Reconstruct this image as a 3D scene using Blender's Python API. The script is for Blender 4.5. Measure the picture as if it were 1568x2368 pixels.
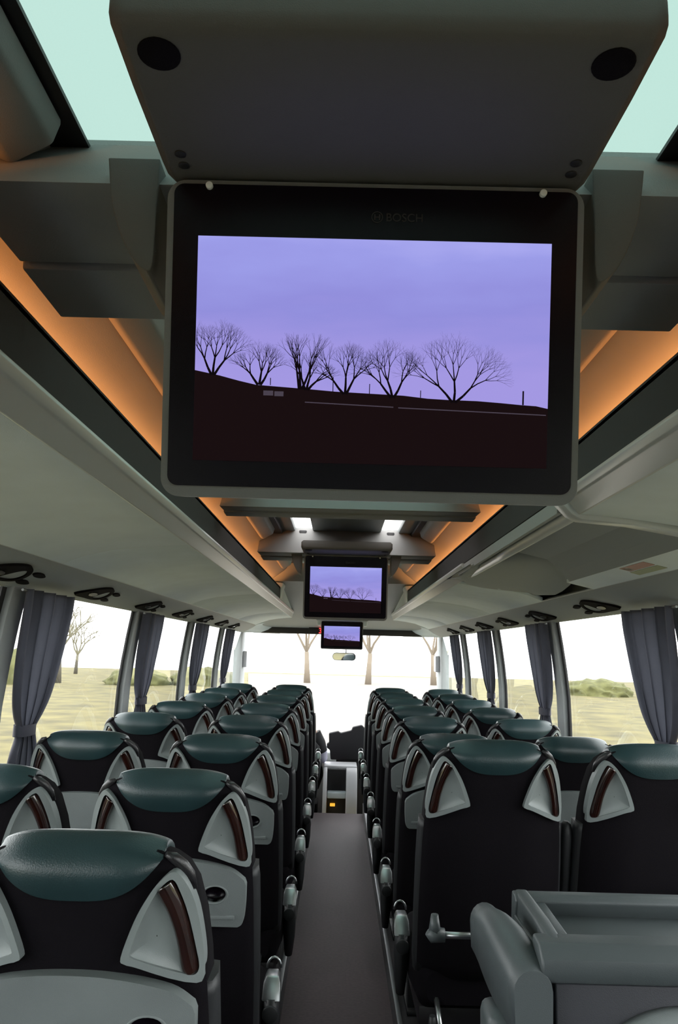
import bpy, bmesh, math, random
from mathutils import Vector, Matrix

for o in list(bpy.data.objects): bpy.data.objects.remove(o)
SC = bpy.context.scene
COL = SC.collection

# ------------------------------------------------------------------ camera
F, W, H = 1750.0, 1568.0, 2368.0
CX, CZ = -0.03, 1.5
PITCH, YAW, ROLL = math.atan(321 / F), 0.0045, math.radians(1.5)
cam = bpy.data.cameras.new('camera')
cam.sensor_fit = 'VERTICAL'; cam.sensor_height = 24.0; cam.lens = 24.0 * F / H
cam.clip_start = 0.02; cam.clip_end = 3000
cam_o = bpy.data.objects.new('camera', cam); COL.objects.link(cam_o)
cam_o.matrix_world = (Matrix.Translation((CX, 0, CZ)) @ Matrix.Rotation(YAW, 4, 'Z')
                      @ Matrix.Rotation(math.pi / 2 + PITCH, 4, 'X') @ Matrix.Rotation(ROLL, 4, 'Z'))
SC.camera = cam_o

# ------------------------------------------------------------------ world: even overcast daylight
wd = bpy.data.worlds.new('overcast_sky'); SC.world = wd; wd.use_nodes = True
bg = wd.node_tree.nodes['Background']
bg.inputs['Color'].default_value = (0.97, 0.98, 1.0, 1); bg.inputs['Strength'].default_value = 1.0
SC.view_settings.view_transform = 'Standard'; SC.view_settings.look = 'None'
SC.view_settings.gamma = 1.0; SC.view_settings.use_curve_mapping = False
SC.view_settings.exposure = 2.9
SC.cycles.use_denoising = True
SC.cycles.max_bounces = 10; SC.cycles.diffuse_bounces = 6; SC.cycles.transparent_max_bounces = 16
SC.cycles.sample_clamp_indirect = 6.0

# ------------------------------------------------------------------ materials
def srgb(r, g, b):
    f = lambda c: (c / 255) / 12.92 if c <= 10 else (((c / 255) + .055) / 1.055) ** 2.4
    return (f(r), f(g), f(b), 1)

def mat(name, col, rough=.6, metal=0., spec=.5, bump=0., bscale=300., var=0., vscale=6., coat=0., emit=None, estr=0., sheen=0.):
    m = bpy.data.materials.new(name); m.use_nodes = True
    nt = m.node_tree; b = nt.nodes['Principled BSDF']
    col = tuple(col) + ((1,) if len(col) == 3 else ())
    b.inputs['Base Color'].default_value = col; b.inputs['Roughness'].default_value = rough
    b.inputs['Metallic'].default_value = metal; b.inputs['Specular IOR Level'].default_value = spec
    b.inputs['Coat Weight'].default_value = coat; b.inputs['Sheen Weight'].default_value = sheen
    b.inputs['Sheen Tint'].default_value = (1, .86, .90, 1)
    tc = None
    if bump or var:
        tc = nt.nodes.new('ShaderNodeTexCoord')
    if var:
        n = nt.nodes.new('ShaderNodeTexNoise'); n.inputs['Scale'].default_value = vscale; n.inputs['Detail'].default_value = 4
        nt.links.new(tc.outputs['Object'], n.inputs['Vector'])
        r = nt.nodes.new('ShaderNodeValToRGB')
        r.color_ramp.elements[0].position = .3; r.color_ramp.elements[1].position = .7
        r.color_ramp.elements[0].color = tuple(c * (1 - var) for c in col[:3]) + (1,)
        r.color_ramp.elements[1].color = tuple(min(1, c * (1 + var)) for c in col[:3]) + (1,)
        nt.links.new(n.outputs['Fac'], r.inputs['Fac']); nt.links.new(r.outputs['Color'], b.inputs['Base Color'])
    if bump:
        n = nt.nodes.new('ShaderNodeTexNoise'); n.inputs['Scale'].default_value = bscale; n.inputs['Detail'].default_value = 2
        nt.links.new(tc.outputs['Object'], n.inputs['Vector'])
        bp = nt.nodes.new('ShaderNodeBump'); bp.inputs['Strength'].default_value = bump; bp.inputs['Distance'].default_value = .002
        nt.links.new(n.outputs['Fac'], bp.inputs['Height']); nt.links.new(bp.outputs['Normal'], b.inputs['Normal'])
    if emit:
        b.inputs['Emission Color'].default_value = tuple(emit) + (1,); b.inputs['Emission Strength'].default_value = estr
    return m

def glass(name, tint, f0=.07, tcol=(.9, .95, .95)):
    """single thin pane: tinted straight-through light plus Schlick reflection, the same from both faces"""
    m = bpy.data.materials.new(name); m.use_nodes = True
    nt = m.node_tree; nt.nodes.clear(); N = nt.nodes.new; L = nt.links.new
    out = N('ShaderNodeOutputMaterial'); mx = N('ShaderNodeMixShader'); ge = N('ShaderNodeNewGeometry')
    dot = N('ShaderNodeVectorMath'); dot.operation = 'DOT_PRODUCT'; L(ge.outputs['Incoming'], dot.inputs[0]); L(ge.outputs['Normal'], dot.inputs[1])
    def mt(op, a, b=None, c=None):
        n = N('ShaderNodeMath'); n.operation = op
        for i, v in enumerate((a, b, c)):
            if v is None: continue
            if isinstance(v, (int, float)): n.inputs[i].default_value = v
            else: L(v, n.inputs[i])
        return n.outputs[0]
    c = mt('ABSOLUTE', dot.outputs['Value']); p = mt('POWER', mt('SUBTRACT', 1.0, c), 5.0)
    fac = mt('MULTIPLY_ADD', p, 1.0 - f0, f0)
    t = N('ShaderNodeBsdfTransparent'); t.inputs['Color'].default_value = tuple(tint) + (1,)
    g = N('ShaderNodeBsdfGlossy'); g.inputs['Roughness'].default_value = 0.01; g.inputs['Color'].default_value = tuple(tcol) + (1,)
    L(fac, mx.inputs[0]); L(t.outputs[0], mx.inputs[1]); L(g.outputs[0], mx.inputs[2]); L(mx.outputs[0], out.inputs[0])
    return m

M = dict(
    panel=mat('warm_grey_panel', (.66, .74, .79), .65, bump=.25, bscale=700, var=.04),
    panel_d=mat('mid_grey_panel', (.29, .315, .32), .6, bump=.25, bscale=700),
    ceil=mat('ceiling_grey', (.21, .215, .21), .7, bump=.2, bscale=500, var=.03),
    lip=mat('grey_rack_lip', (.50, .53, .54), .28, spec=.8),
    band=mat('charcoal_felt', (.035, .037, .04), .9, bump=.3, bscale=900),
    black=mat('black_plastic', (.012, .011, .013), .45),
    black_gloss=mat('black_gloss', (.004, .002, .005), .25, spec=.2),
    fabric=mat('black_seat_fabric', (.0030, .0020, .0036), .9, spec=.15, bump=.4, bscale=900),
    charcoal=mat('charcoal_plastic', (.017, .018, .020), .5, bump=.15, bscale=600),
    leather=mat('teal_leather', (.013, .033, .0365), .36, bump=.25, bscale=420, var=.12, vscale=9),
    shoulder=mat('black_leather', (.014, .013, .015), .35, bump=.2, bscale=420),
    silver=mat('silver_grey_plastic', (.20, .225, .225), .40, bump=.15, bscale=800, var=.06, vscale=12),
    tray=mat('pale_grey_tray', (.155, .175, .175), .55, bump=.3, bscale=800, var=.05, vscale=10),
    wood=mat('red_brown_veneer', (.016, .0045, .003), .10, coat=1., var=.5, vscale=22),
    chrome=mat('brushed_metal', (.50, .52, .53), .33, metal=1.),
    alu=mat('aluminium_trim', (.28, .29, .30), .45, metal=.8),
    carpet=mat('aubergine_carpet', (.056, .034, .040), .58, spec=.32, bump=.45, bscale=500, var=.3, vscale=70, sheen=.12),
    plat=mat('dark_platform_floor', (.03, .028, .032), .8, bump=.4, bscale=300),
    wall=mat('grey_wall_lining', (.34, .36, .365), .75, bump=.2, bscale=500),
    curtain=mat('blue_grey_curtain', (.055, .058, .082), .8, bump=.35, bscale=700, sheen=.3, var=.12, vscale=18),
    monitor=mat('taupe_grey_housing', (.10, .098, .092), .6, spec=.3, bump=.25, bscale=900),
    frame=mat('grey_monitor_frame', (.15, .15, .145), .45, bump=.15, bscale=900),
    logo=mat('dim_grey_print', (.022, .021, .024), .6),
    led=mat('orange_led_strip', (.9, .5, .2), .5, emit=(1.0, .36, .10), estr=4.2),
    red=mat('red_led', (.5, .0, .0), .5, emit=(1., .02, .02), estr=1.2),
    amber=mat('amber_indicator', (.8, .4, .05), .5, emit=(1., .5, .05), estr=.13),
    stair=mat('slate_moulding', (.062, .073, .077), .42, bump=.2, bscale=700),
    stair_d=mat('dark_slate_panel', (.028, .029, .036), .5, bump=.2, bscale=700),
    clip=mat('white_clip', (.8, .85, .84), .3), white=mat('white_console_plastic', (.62, .62, .66), .5),
    lamp=mat('clear_lamp_lens', (.03, .03, .03), .15),
    sticker_r=mat('red_print_sticker', (.42, .22, .18), .5), sticker_g=mat('green_print_sticker', (.33, .36, .22), .5),
    sticker_w=mat('white_sticker', (.55, .53, .50), .5),
    grass=mat('dry_grass', (.100, .083, .024), .95, bump=.6, bscale=3, var=.45, vscale=.7),
    glare_ground=mat('glare_pale_ground', (.145, .128, .105), .95, var=.12, vscale=.25), bark_glare=mat('glare_lightened_bark', (.165, .135, .10), .95), water=mat('pale_water', (.55, .60, .63), .35), bark=mat('grey_tan_bark', (.09, .08, .06), .95),  # first two pale colours have windscreen glare painted in
    bush=mat('olive_bush', (.10, .10, .035), .95, var=.3, vscale=2), render_w=mat('white_render', (.7, .68, .66), .9),
    roof=mat('grey_slate_roof', (.3, .28, .27), .9), pane=mat('dark_pane', (.30, .31, .33), .2),
    wood_post=mat('weathered_wood', (.10, .10, .09), .9),
    skin=mat('skin', (.45, .25, .17), .6), hair=mat('brown_hair', (.06, .035, .02), .7),
    jacket=mat('dark_jacket', (.014, .014, .018), .8), sleeve=mat('lilac_shirt', (.42, .41, .52), .8), blue=mat('blue_cloth', (.02, .03, .14), .8),
    g_side=glass('tinted_side_glass', (.80, .82, .80)), g_front=glass('clear_windscreen', (.92, .93, .92)),
    g_roof=glass('green_roof_glass', (.080, .117, .103)), g_hatch=glass('clear_hatch_glass', (.75, .72, .70)),
    hatch=mat('dull_teal_hatch', (.09, .115, .115), .5),
    mirror=mat('mirror_glass', (.8, .82, .85), .03, metal=1.),
)

def translucent(m, col, k):
    nt = m.node_tree; p = nt.nodes['Principled BSDF']; o = nt.nodes['Material Output']
    t = nt.nodes.new('ShaderNodeBsdfTranslucent'); t.inputs['Color'].default_value = tuple(col) + (1,)
    mx = nt.nodes.new('ShaderNodeMixShader'); mx.inputs[0].default_value = k
    nt.links.new(p.outputs[0], mx.inputs[1]); nt.links.new(t.outputs[0], mx.inputs[2]); nt.links.new(mx.outputs[0], o.inputs['Surface'])
translucent(M['curtain'], (.17, .18, .23), .14)

# ------------------------------------------------------------------ mesh helpers
class MB:
    def __init__(s): s.v = []; s.f = []; s.sm = []
    def add(s, vs, fs, smooth=False):
        o = len(s.v); s.v += [tuple(p) for p in vs]
        s.f += [tuple(i + o for i in f) for f in fs]; s.sm += [smooth] * len(fs); return s
    def box(s, x0, x1, y0, y1, z0, z1):
        return s.add([(x0,y0,z0),(x1,y0,z0),(x1,y1,z0),(x0,y1,z0),(x0,y0,z1),(x1,y0,z1),(x1,y1,z1),(x0,y1,z1)],
                     [(0,3,2,1),(4,5,6,7),(0,1,5,4),(1,2,6,5),(2,3,7,6),(3,0,4,7)])
    def loft(s, secs, closed=True, caps=True, smooth=True):
        n = len(secs[0]); vs = [p for c in secs for p in c]; fs = []
        for k in range(len(secs) - 1):
            for i in range(n if closed else n - 1):
                j = (i + 1) % n
                fs.append((k*n+i, k*n+j, (k+1)*n+j, (k+1)*n+i))
        s.add(vs, fs, smooth)
        if caps and closed:
            m = len(secs)
            s.add(secs[0], [tuple(range(n))[::-1]]); s.add(secs[-1], [tuple(range(n))])
        return s
    def tube(s, path, r, n=8, smooth=True):
        path = [Vector(p) for p in path]; secs = []
        rr = r if isinstance(r, (list, tuple)) else [r] * len(path)
        up = None
        for i, p in enumerate(path):
            t = (path[min(i+1, len(path)-1)] - path[max(i-1, 0)]).normalized()
            if up is None or abs(up.dot(t)) > .95:
                up = Vector((0,0,1)) if abs(t.z) < .9 else Vector((0,1,0))
            a = t.cross(up).normalized(); b = a.cross(t).normalized(); up = b
            secs.append([p + a*(rr[i]*math.cos(2*math.pi*k/n)) + b*(rr[i]*math.sin(2*math.pi*k/n)) for k in range(n)])
        return s.loft(secs, smooth=smooth)
    def mesh(s, name, m, bevel=0, segs=2, fix=True, angle=40):
        me = bpy.data.meshes.new(name); me.from_pydata(s.v, [], s.f)
        me.polygons.foreach_set('use_smooth', s.sm)
        bm = bmesh.new(); bm.from_mesh(me)
        if fix or bevel:
            bmesh.ops.remove_doubles(bm, verts=bm.verts, dist=1e-5)
            bmesh.ops.recalc_face_normals(bm, faces=bm.faces)
        if bevel:
            es = [e for e in bm.edges if len(e.link_faces) == 2 and e.calc_face_angle(0) > math.radians(angle)]
            bmesh.ops.bevel(bm, geom=es, offset=bevel, segments=segs, profile=.5, affect='EDGES', clamp_overlap=True)
            for f in bm.faces: f.smooth = True
        bm.to_mesh(me); bm.free()
        if bevel:
            try: me.set_sharp_from_angle(angle=math.radians(35))
            except Exception: pass
        me.materials.append(m); return me
    def build(s, name, m, parent=None, bevel=0, segs=2, fix=True, angle=40):
        return link(name, s.mesh(name, m, bevel, segs, fix, angle), parent)

def link(name, me, parent=None, loc=None):
    o = bpy.data.objects.new(name, me); COL.objects.link(o)
    if parent: o.parent = parent
    if loc: o.location = loc
    return o
def tag(o, label=None, cat=None, group=None, kind=None):
    if label: o['label'] = label
    if cat: o['category'] = cat
    if group: o['group'] = group
    if kind: o['kind'] = kind
    return o
def thing(name, loc, label, cat, group=None, rz=0):
    o = bpy.data.objects.new(name, None); COL.objects.link(o); o.location = loc; o.rotation_euler = (0, 0, rz)
    o.empty_display_size = .05
    return tag(o, label, cat, group)
def struct(o): o['kind'] = 'structure'; return o
def copy_tree(o, parent=None):
    c = o.copy(); COL.objects.link(c); c.parent = parent
    for ch in list(o.children): copy_tree(ch, c)
    return c

def crom(pts, k=6, closed=True):
    out = []; n = len(pts); rng = n if closed else n - 1
    g = (lambda i: pts[i % n]) if closed else (lambda i: pts[max(0, min(n-1, i))])
    for i in range(rng):
        a, b, c, d = g(i-1), g(i), g(i+1), g(i+2)
        for j in range(k):
            t = j / k
            out.append(tuple(.5*((2*b[q]) + (-a[q]+c[q])*t + (2*a[q]-5*b[q]+4*c[q]-d[q])*t*t + (-a[q]+3*b[q]-3*c[q]+d[q])*t**3) for q in range(len(b))))
    if not closed: out.append(tuple(pts[-1]))
    return out
def rrect(w, h, r, n=6, cx=0, cy=0):
    out = []
    for (sx, sy, a0) in ((1,1,0),(-1,1,90),(-1,-1,180),(1,-1,270)):
        for k in range(n+1):
            a = math.radians(a0 + 90*k/n)
            out.append((cx + sx*(w/2-r) + r*math.cos(a), cy + sy*(h/2-r) + r*math.sin(a)))
    return out
def ellipse(rx, rz, n=20, cx=0, cz=0):
    return [(cx + rx*math.cos(2*math.pi*k/n), cz + rz*math.sin(2*math.pi*k/n)) for k in range(n)]

def plate(name, outer, holes, y0, y1, fn, m, bevel=0.):
    """flat outline with holes in (x,z), between depth y0 (seen side) and y1; fn(x,y,z) maps to space"""
    bm = bmesh.new()
    for lp in [outer] + holes:
        vs = [bm.verts.new((p[0], 0, p[1])) for p in lp]
        for i in range(len(vs)): bm.edges.new((vs[i], vs[(i+1) % len(vs)]))
    bmesh.ops.triangle_fill(bm, use_beauty=True, use_dissolve=False, edges=bm.edges[:])
    r = bmesh.ops.extrude_face_region(bm, geom=bm.faces[:])
    new = {g for g in r['geom'] if isinstance(g, bmesh.types.BMVert)}
    for v in bm.verts: v.co.y = y1 if v in new else y0
    bmesh.ops.recalc_face_normals(bm, faces=bm.faces)
    if bevel:
        es = [e for e in bm.edges if len(e.link_faces) == 2 and e.calc_face_angle(0) > .7 and (e.verts[0].co.y == y0 and e.verts[1].co.y == y0)]
        bmesh.ops.bevel(bm, geom=es, offset=bevel, segments=3, profile=.5, affect='EDGES', clamp_overlap=True)
    for v in bm.verts: v.co = Vector(fn(*v.co))
    for f in bm.faces: f.smooth = True
    bmesh.ops.recalc_face_normals(bm, faces=bm.faces)
    me = bpy.data.meshes.new(name); bm.to_mesh(me); bm.free()
    try: me.set_sharp_from_angle(angle=math.radians(40))
    except Exception: pass
    me.materials.append(m); return me

def prism(profile, y0, y1, name, m, parent=None, bevel=0, smooth=False):
    """closed profile in (x,z) swept along the bus"""
    b = MB(); b.loft([[(x, y0, z) for x, z in profile], [(x, y1, z) for x, z in profile]], smooth=smooth)
    return b.build(name, m, parent, bevel)
def sheet(profile, y0, y1, t, name, m, parent=None, smooth=True):
    """open profile in (x,z) given a thickness t along its normal, swept along the bus"""
    n = len(profile); off = []
    for i in range(n):
        a, b = profile[max(i-1, 0)], profile[min(i+1, n-1)]
        dx, dz = b[0]-a[0], b[1]-a[1]; l = math.hypot(dx, dz) or 1
        off.append((profile[i][0] - dz/l*t, profile[i][1] + dx/l*t))
    return prism(profile + off[::-1], y0, y1, name, m, parent, smooth=smooth)

# ------------------------------------------------------------------ the coach body
Y_REAR, Y_FRONT = -2.05, 9.35
# aisle floor and seat platforms
b = MB(); b.box(-.245, .245, Y_REAR, 7.5, -.06, 0); struct(b.build('floor', M['carpet']))
tr = []
for sx, side in ((-1, 'left'), (1, 'right')):
    b = MB(); b.box(*sorted((sx*.245, sx*1.22)), Y_REAR, 7.5, -.06, .10 if sx < 0 else .085)
    p = struct(b.build('floor_' + side, M['plat']))
    b = MB(); b.box(*sorted((sx*.232, sx*.252)), .2, 7.5, 0.0, .112 if sx < 0 else .097)
    struct(b.build('trim_1' if sx < 0 else 'trim_2', M['alu'], None, .003))
b = MB(); b.box(-1.22, 1.22, 7.5, Y_FRONT, -.45, -.36); struct(b.build('floor_front', M['plat']))
b = MB(); b.box(-.30, .10, 7.5, 7.78, -.36, -.17); struct(b.build('floor_step', M['plat'], None, .006))

# side walls below and above the glass, with the pillars as parts
SILL, TOPZ = .86, 1.70
PILLARS = (-.52, 1.05, 2.62, 4.26, 5.82, 7.38)
def glass_x(z):
    return 1.225 if z <= 1.2 else 1.225 - .055*((z-1.2)/.5)**1.5
for sx, side in ((-1, 'left'), (1, 'right')):
    b = MB(); b.box(*sorted((sx*1.20, sx*1.26)), Y_REAR, Y_FRONT, -.45, SILL)
    wl = struct(b.build('wall_' + side, M['wall']))
    b = MB(); b.box(*sorted((sx*1.10, sx*1.235)), Y_REAR, Y_FRONT, SILL - .03, SILL)
    b.build('window_ledge', M['wall'], wl, .008)
    b = MB(); b.box(*sorted((sx*1.165, sx*1.26)), Y_REAR, Y_FRONT, TOPZ, 2.24)
    b.build('upper_panel', M['wall'], wl)
    for py in PILLARS:
        zs = [SILL + (TOPZ - SILL)*k/6 for k in range(7)]
        b = MB(); b.loft([[(sx*(glass_x(z)-.030), py-.035, z), (sx*(glass_x(z)-.030), py+.09, z), (sx*(glass_x(z)+.004), py+.09, z), (sx*(glass_x(z)+.004), py-.035, z)] for z in zs], smooth=False)
        b.build('pillar', M['wall'], wl, .008)
        for d in (-.052, .107):
            b = MB(); b.loft([[(sx*(glass_x(z)-.006), py+d-.018, z), (sx*(glass_x(z)-.006), py+d+.018, z), (sx*(glass_x(z)+.003), py+d+.018, z), (sx*(glass_x(z)+.003), py+d-.018, z)] for z in zs], smooth=False)
            b.build('window_gasket', M['black'], wl)
EDGES = (Y_REAR,) + PILLARS + (9.0,)
wn = 1
for sx in (-1, 1):
    for i in range(len(EDGES)-1):
        zs = [SILL + (TOPZ - SILL)*k/10 for k in range(11)]
        b = MB(); b.loft([[(sx*(glass_x(z)+.006), EDGES[i], z) for z in zs], [(sx*(glass_x(z)+.006), EDGES[i+1], z) for z in zs]], closed=False, caps=False)
        struct(b.build('window_%d' % wn, M['g_side'], None)); wn += 1
# rear bulkhead
b = MB(); b.box(-1.26, 1.26, Y_REAR-.06, Y_REAR, -.45, 2.3); struct(b.build('wall_back', M['wall']))
# front: A pillars, apron below the windscreen, header
b = MB(); b.box(-1.26, 1.26, Y_FRONT, Y_FRONT+.08, -.45, .30)
wf = struct(b.build('wall_front', M['wall']))
for sx in (-1, 1):
    b = MB(); b.box(*sorted((sx*1.17, sx*1.26)), 9.0, Y_FRONT+.06, .30, 1.70); b.build('corner_pillar', M['wall'], wf, .01)
    b = MB(); b.box(*sorted((sx*1.12, sx*1.17)), 9.15, 9.3, 1.28, 1.47); b.build('white_door_panel', M['white'], wf, .01)
b = MB(); b.loft([[(-1.17, Y_FRONT+.02, .30), (-1.17, Y_FRONT+.02, 1.76)], [(0, Y_FRONT+.10, .30), (0, Y_FRONT+.10, 1.76)], [(1.17, Y_FRONT+.02, .30), (1.17, Y_FRONT+.02, 1.76)]], closed=False, caps=False)
struct(b.build('window_%d' % wn, M['g_front'])); wn += 1

# ------------------------------------------------------------------ ceiling
GZ = 2.185
RIBS = ((.83, 1.21, .955), (2.93, 3.13, 3.08), (4.33, 4.70, 4.47))     # bottom rear, bottom front, glass edge
b = MB()
cl = None
for sx in (-1, 1):
    prof = [(sx*1.2, 2.02), (sx*.72, 2.02), (sx*.66, 2.040), (sx*.60, 2.070), (sx*.54, 2.108), (sx*.50, 2.132), (sx*.475, 2.15), (sx*.455, 2.185), (sx*.452, 2.235), (sx*1.2, 2.235)]
    b.loft([[(x, Y_REAR, z) for x, z in prof], [(x, 6.35, z) for x, z in prof]], smooth=False)
cl = b.build('ceiling', M['ceil']); struct(cl)
# roof glass frames: pale raised bars beside the glass, black ceramic border
def roof_glass(y0, y1, n, gm, ends=True):
    b = MB(); b.add([(-.455, y0, GZ+.014), (.455, y0, GZ+.014), (.455, y1, GZ+.014), (-.455, y1, GZ+.014)], [(0,1,2,3)]); w = struct(b.build('window_%d' % n, gm))
    for sx in (-1, 1):
        b = MB(); b.box(*sorted((sx*.40, sx*.456)), y0, y1, GZ+.004, GZ+.010); b.build('ceramic_border', M['black'], w)
    for yy in (y0, y1-.05) if ends else ():
        b = MB(); b.box(-.40, .40, yy, yy+.05, GZ+.004, GZ+.010); b.build('ceramic_border', M['black'], w)
    return w
roof_glass(Y_REAR, .965, wn, M['g_roof'], False); wn += 1
roof_glass(1.15, 3.10, wn, M['g_roof']); wn += 1
roof_glass(4.66, 6.2, wn, M['g_roof']); wn += 1
for (y0, y1) in ((Y_REAR, .90), (1.21, 2.96), (3.26, 4.30), (4.74, 5.9)):
    for sx in (-1, 1):
        b = MB(); pr = [(sx*.452, 2.19), (sx*.415, 2.185), (sx*.425, 2.150), (sx*.478, 2.118), (sx*.50, 2.128)]
        b.loft([[(x, y0, z) for x, z in pr], [(x, y1, z) for x, z in pr]], smooth=False)
        b.build('frame_bar', M['ceil'], cl, .006)
# transverse ribs
for (ya, yb, yg) in RIBS:
    b = MB()
    pr = [(ya, 2.05), (ya+(yb-ya)*.53, 2.052), (ya+(yb-ya)*.535, 2.058), (ya+(yb-ya)*.55, 2.058), (ya+(yb-ya)*.555, 2.046), (yb-.01, 2.043), (yb, 2.055), (yb, GZ+.03), (yg+.02, GZ+.03), (yg, GZ)]
    b.loft([[(x, y, z + (0 if abs(x) < .5 else .0)) for y, z in pr] for x in (-.515, 0, .515)], smooth=False)
    b.build('rib', M['ceil'], cl, .004)
# escape hatch between second and third rib
ht = thing('roof_hatch', (0, 4.0, GZ+.02), 'teal-grey roof escape hatch with bright glazed slots beside its centre panel', 'hatch')
def hb(name, x0, x1, y0, y1, z0, z1, m, bev=.006):
    b = MB(); b.box(x0, x1, y0-4.0, y1-4.0, z0-GZ-.02, z1-GZ-.02); return b.build(name, m, ht, bev)
hb('centre_panel', -.205, .205, 3.10, 4.72, GZ+.02, GZ+.05, M['hatch'])
for x0, x1 in ((-.32, -.20), (.20, .32)):
    b = MB(); b.add([(x, y-4.0, .014) for x, y in ((x0, 3.10), (x1, 3.10), (x1, 4.72), (x0, 4.72))], [(0,1,2,3)]); b.build('slot_glass', M['g_hatch'], ht)
for sx in (-1, 1):
    hb('side_panel', *sorted((sx*.31, sx*.40)), 3.10, 4.72, GZ+.015, GZ+.05, M['hatch'])
    hb('side_rail', *sorted((sx*.385, sx*.46)), 3.10, 4.72, GZ-.005, GZ+.05, M['black'])
    hb('latch', *sorted((sx*.24, sx*.285)), 4.47, 4.53, GZ-.018, GZ+.02, M['charcoal'])
hb('end_frame', -.46, .46, 4.56, 4.74, GZ-.01, GZ+.05, M['ceil'])
# front dome: slopes down to the windscreen header
b = MB()
dome = [(6.30, 2.06), (6.9, 2.03), (7.9, 1.93), (8.75, 1.815), (9.15, 1.76)]
b.loft([[(x, y, z) for y, z in dome] + [(x, 9.4, 2.25), (x, 6.1, 2.25), (x, 6.1, 2.19)] for x in (-1.2, 0, 1.2)], smooth=False)
b.build('front_dome', M['panel_d'], cl)
b = MB(); b.box(-1.1, 1.1, 9.16, 9.30, 1.69, 1.775); hd = b.build('windscreen_header', M['black'], cl, .01)

# ------------------------------------------------------------------ luggage racks with service panels
A_, D_, F_, C_, B_ = (1.165, 1.686), (1.0, 1.772), (.565, 1.850), (.53, 1.905), (.53, 2.015)
def rack(sx, name, label, y0, y1, seams, lamps, underside=True, pod=False):
    R = thing(name, (0, 0, 0), label, 'luggage rack')
    m = lambda pr: [(sx*x, z) for x, z in pr]
    under = [D_, (.93, 1.800), (.83, 1.824), (.72, 1.838), (.63, 1.846), F_]
    ys = [y0 if not pod else 3.86] + [s for s in seams if y0 < s < y1] + [y1]
    if underside:
        for i in range(len(ys)-1):
            b = MB(); pr = m(under + [(.57, 1.866), (.72, 1.856), (.93, 1.82), (1.0, 1.795)])
            b.loft([[(x, ys[i]+.0015, z) for x, z in pr], [(x, ys[i+1]-.0015, z) for x, z in pr]], smooth=True)
            b.build('underside_panel', M['panel'], R, .002)
        b = MB(); pr = m([F_, (.560, 1.850), (.533, 1.884), (.527, 1.886), (.518, 1.899), (.520, 1.908), (.545, 1.912), (.60, 1.90), (.60, 1.87)])
        b.loft([[(x, y0, z) for x, z in pr], [(x, y1, z) for x, z in pr]], smooth=False)
        b.build('front_lip', M['lip'], R, .0018, angle=15)
    return R
def service_panel(R, sx, y0, y1, lamps):
    b = MB(); pr = [(sx*x, z) for x, z in ((1.165, 1.683), (1.14, 1.690), (1.06, 1.728), (1.006, 1.765), (1.0, 1.778), (1.02, 1.79), (1.17, 1.74))]
    b.loft([[(x, y0, z) for x, z in pr], [(x, y1, z) for x, z in pr]], smooth=True)
    sp = b.build('service_panel', M['panel_d'], R, .002, angle=50)
    b = MB(); b.tube([(sx*1.0, y0, 1.7755), (sx*1.0, y1, 1.7755)], .004, 6); b.build('joint_trim', M['lip'], R)
    # local frame on the sloped panel: u along the bus, v from window side up to the joint
    P0, P1 = Vector((sx*1.135, 0, 1.6915)), Vector((sx*1.012, 0, 1.758))
    vd = (P1-P0).normalized(); nd = Vector((-sx*abs(vd.z), 0, -abs(vd.x))); L = (P1-P0).length
    def mp(yc):
        def fn(u, d, v):
            bulge = .004*math.sin(math.pi*min(1, max(0, v/L)))
            p = P0 + vd*v + nd*(-d + bulge) ; return (p.x, yc+u, p.z)
        return fn
    for k, yc in enumerate(lamps):
        fn = mp(yc)
        outer = crom([(-.20, .03), (-.10, .085), (.02, .115), (.10, .112), (.145, .075), (.13, .035), (.06, .018), (-.06, .02)], 4)
        inner = crom([(.0, .040), (.045, .085), (.09, .095), (.122, .070), (.105, .040), (.05, .030)], 4)
        link('lamp_bezel', plate('lamp_bezel', outer, [inner], -.008, .006, fn, M['fabric'], .002), sp)
        link('lamp_face', plate('lamp_face', inner, [], -.003, .006, fn, M['panel_d']), sp)
        link('reading_lamp', plate('reading_lamp', ellipse(.045, .014, 16, -.065, .062), [], -.013, .004, fn, M['lamp'], .003), sp)
        for (u, v, a) in ((.215, .085, .05), (.20, .03, .05)):
            link('air_nozzle', plate('air_nozzle', ellipse(a, .011, 14, u, v), [], -.006, .006, fn, M['fabric'], .002), sp)
def dark_face(R, sx, y0, y1, name='net_face', z0=1.908):
    b = MB(); pr = [(sx*.53, z0), (sx*.53, 2.008), (sx*.534, 2.015), (sx*.545, 2.012), (sx*.545, z0)]
    b.loft([[(x, y0, z) for x, z in pr], [(x, y1, z) for x, z in pr]], smooth=False); b.build(name, M['band'], R)
    b = MB(); b.box(*sorted((sx*.53, sx*1.15)), y0, y1, 1.998, 2.006); b.build('top_shelf', M['ceil'], R)
def led(R, sx, y0, y1):
    b = MB(); b.box(*sorted((sx*.598, sx*.612)), y0, y1, 2.007, 2.014); b.build('light_strip', M['led'], R)
    b = MB(); b.box(*sorted((sx*.557, sx*.562)), y0, y1, 2.006, 2.034); b.build('added_light_shield', M['band'], R)  # unseen fin added behind the lip to keep strip light off the ribs

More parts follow.
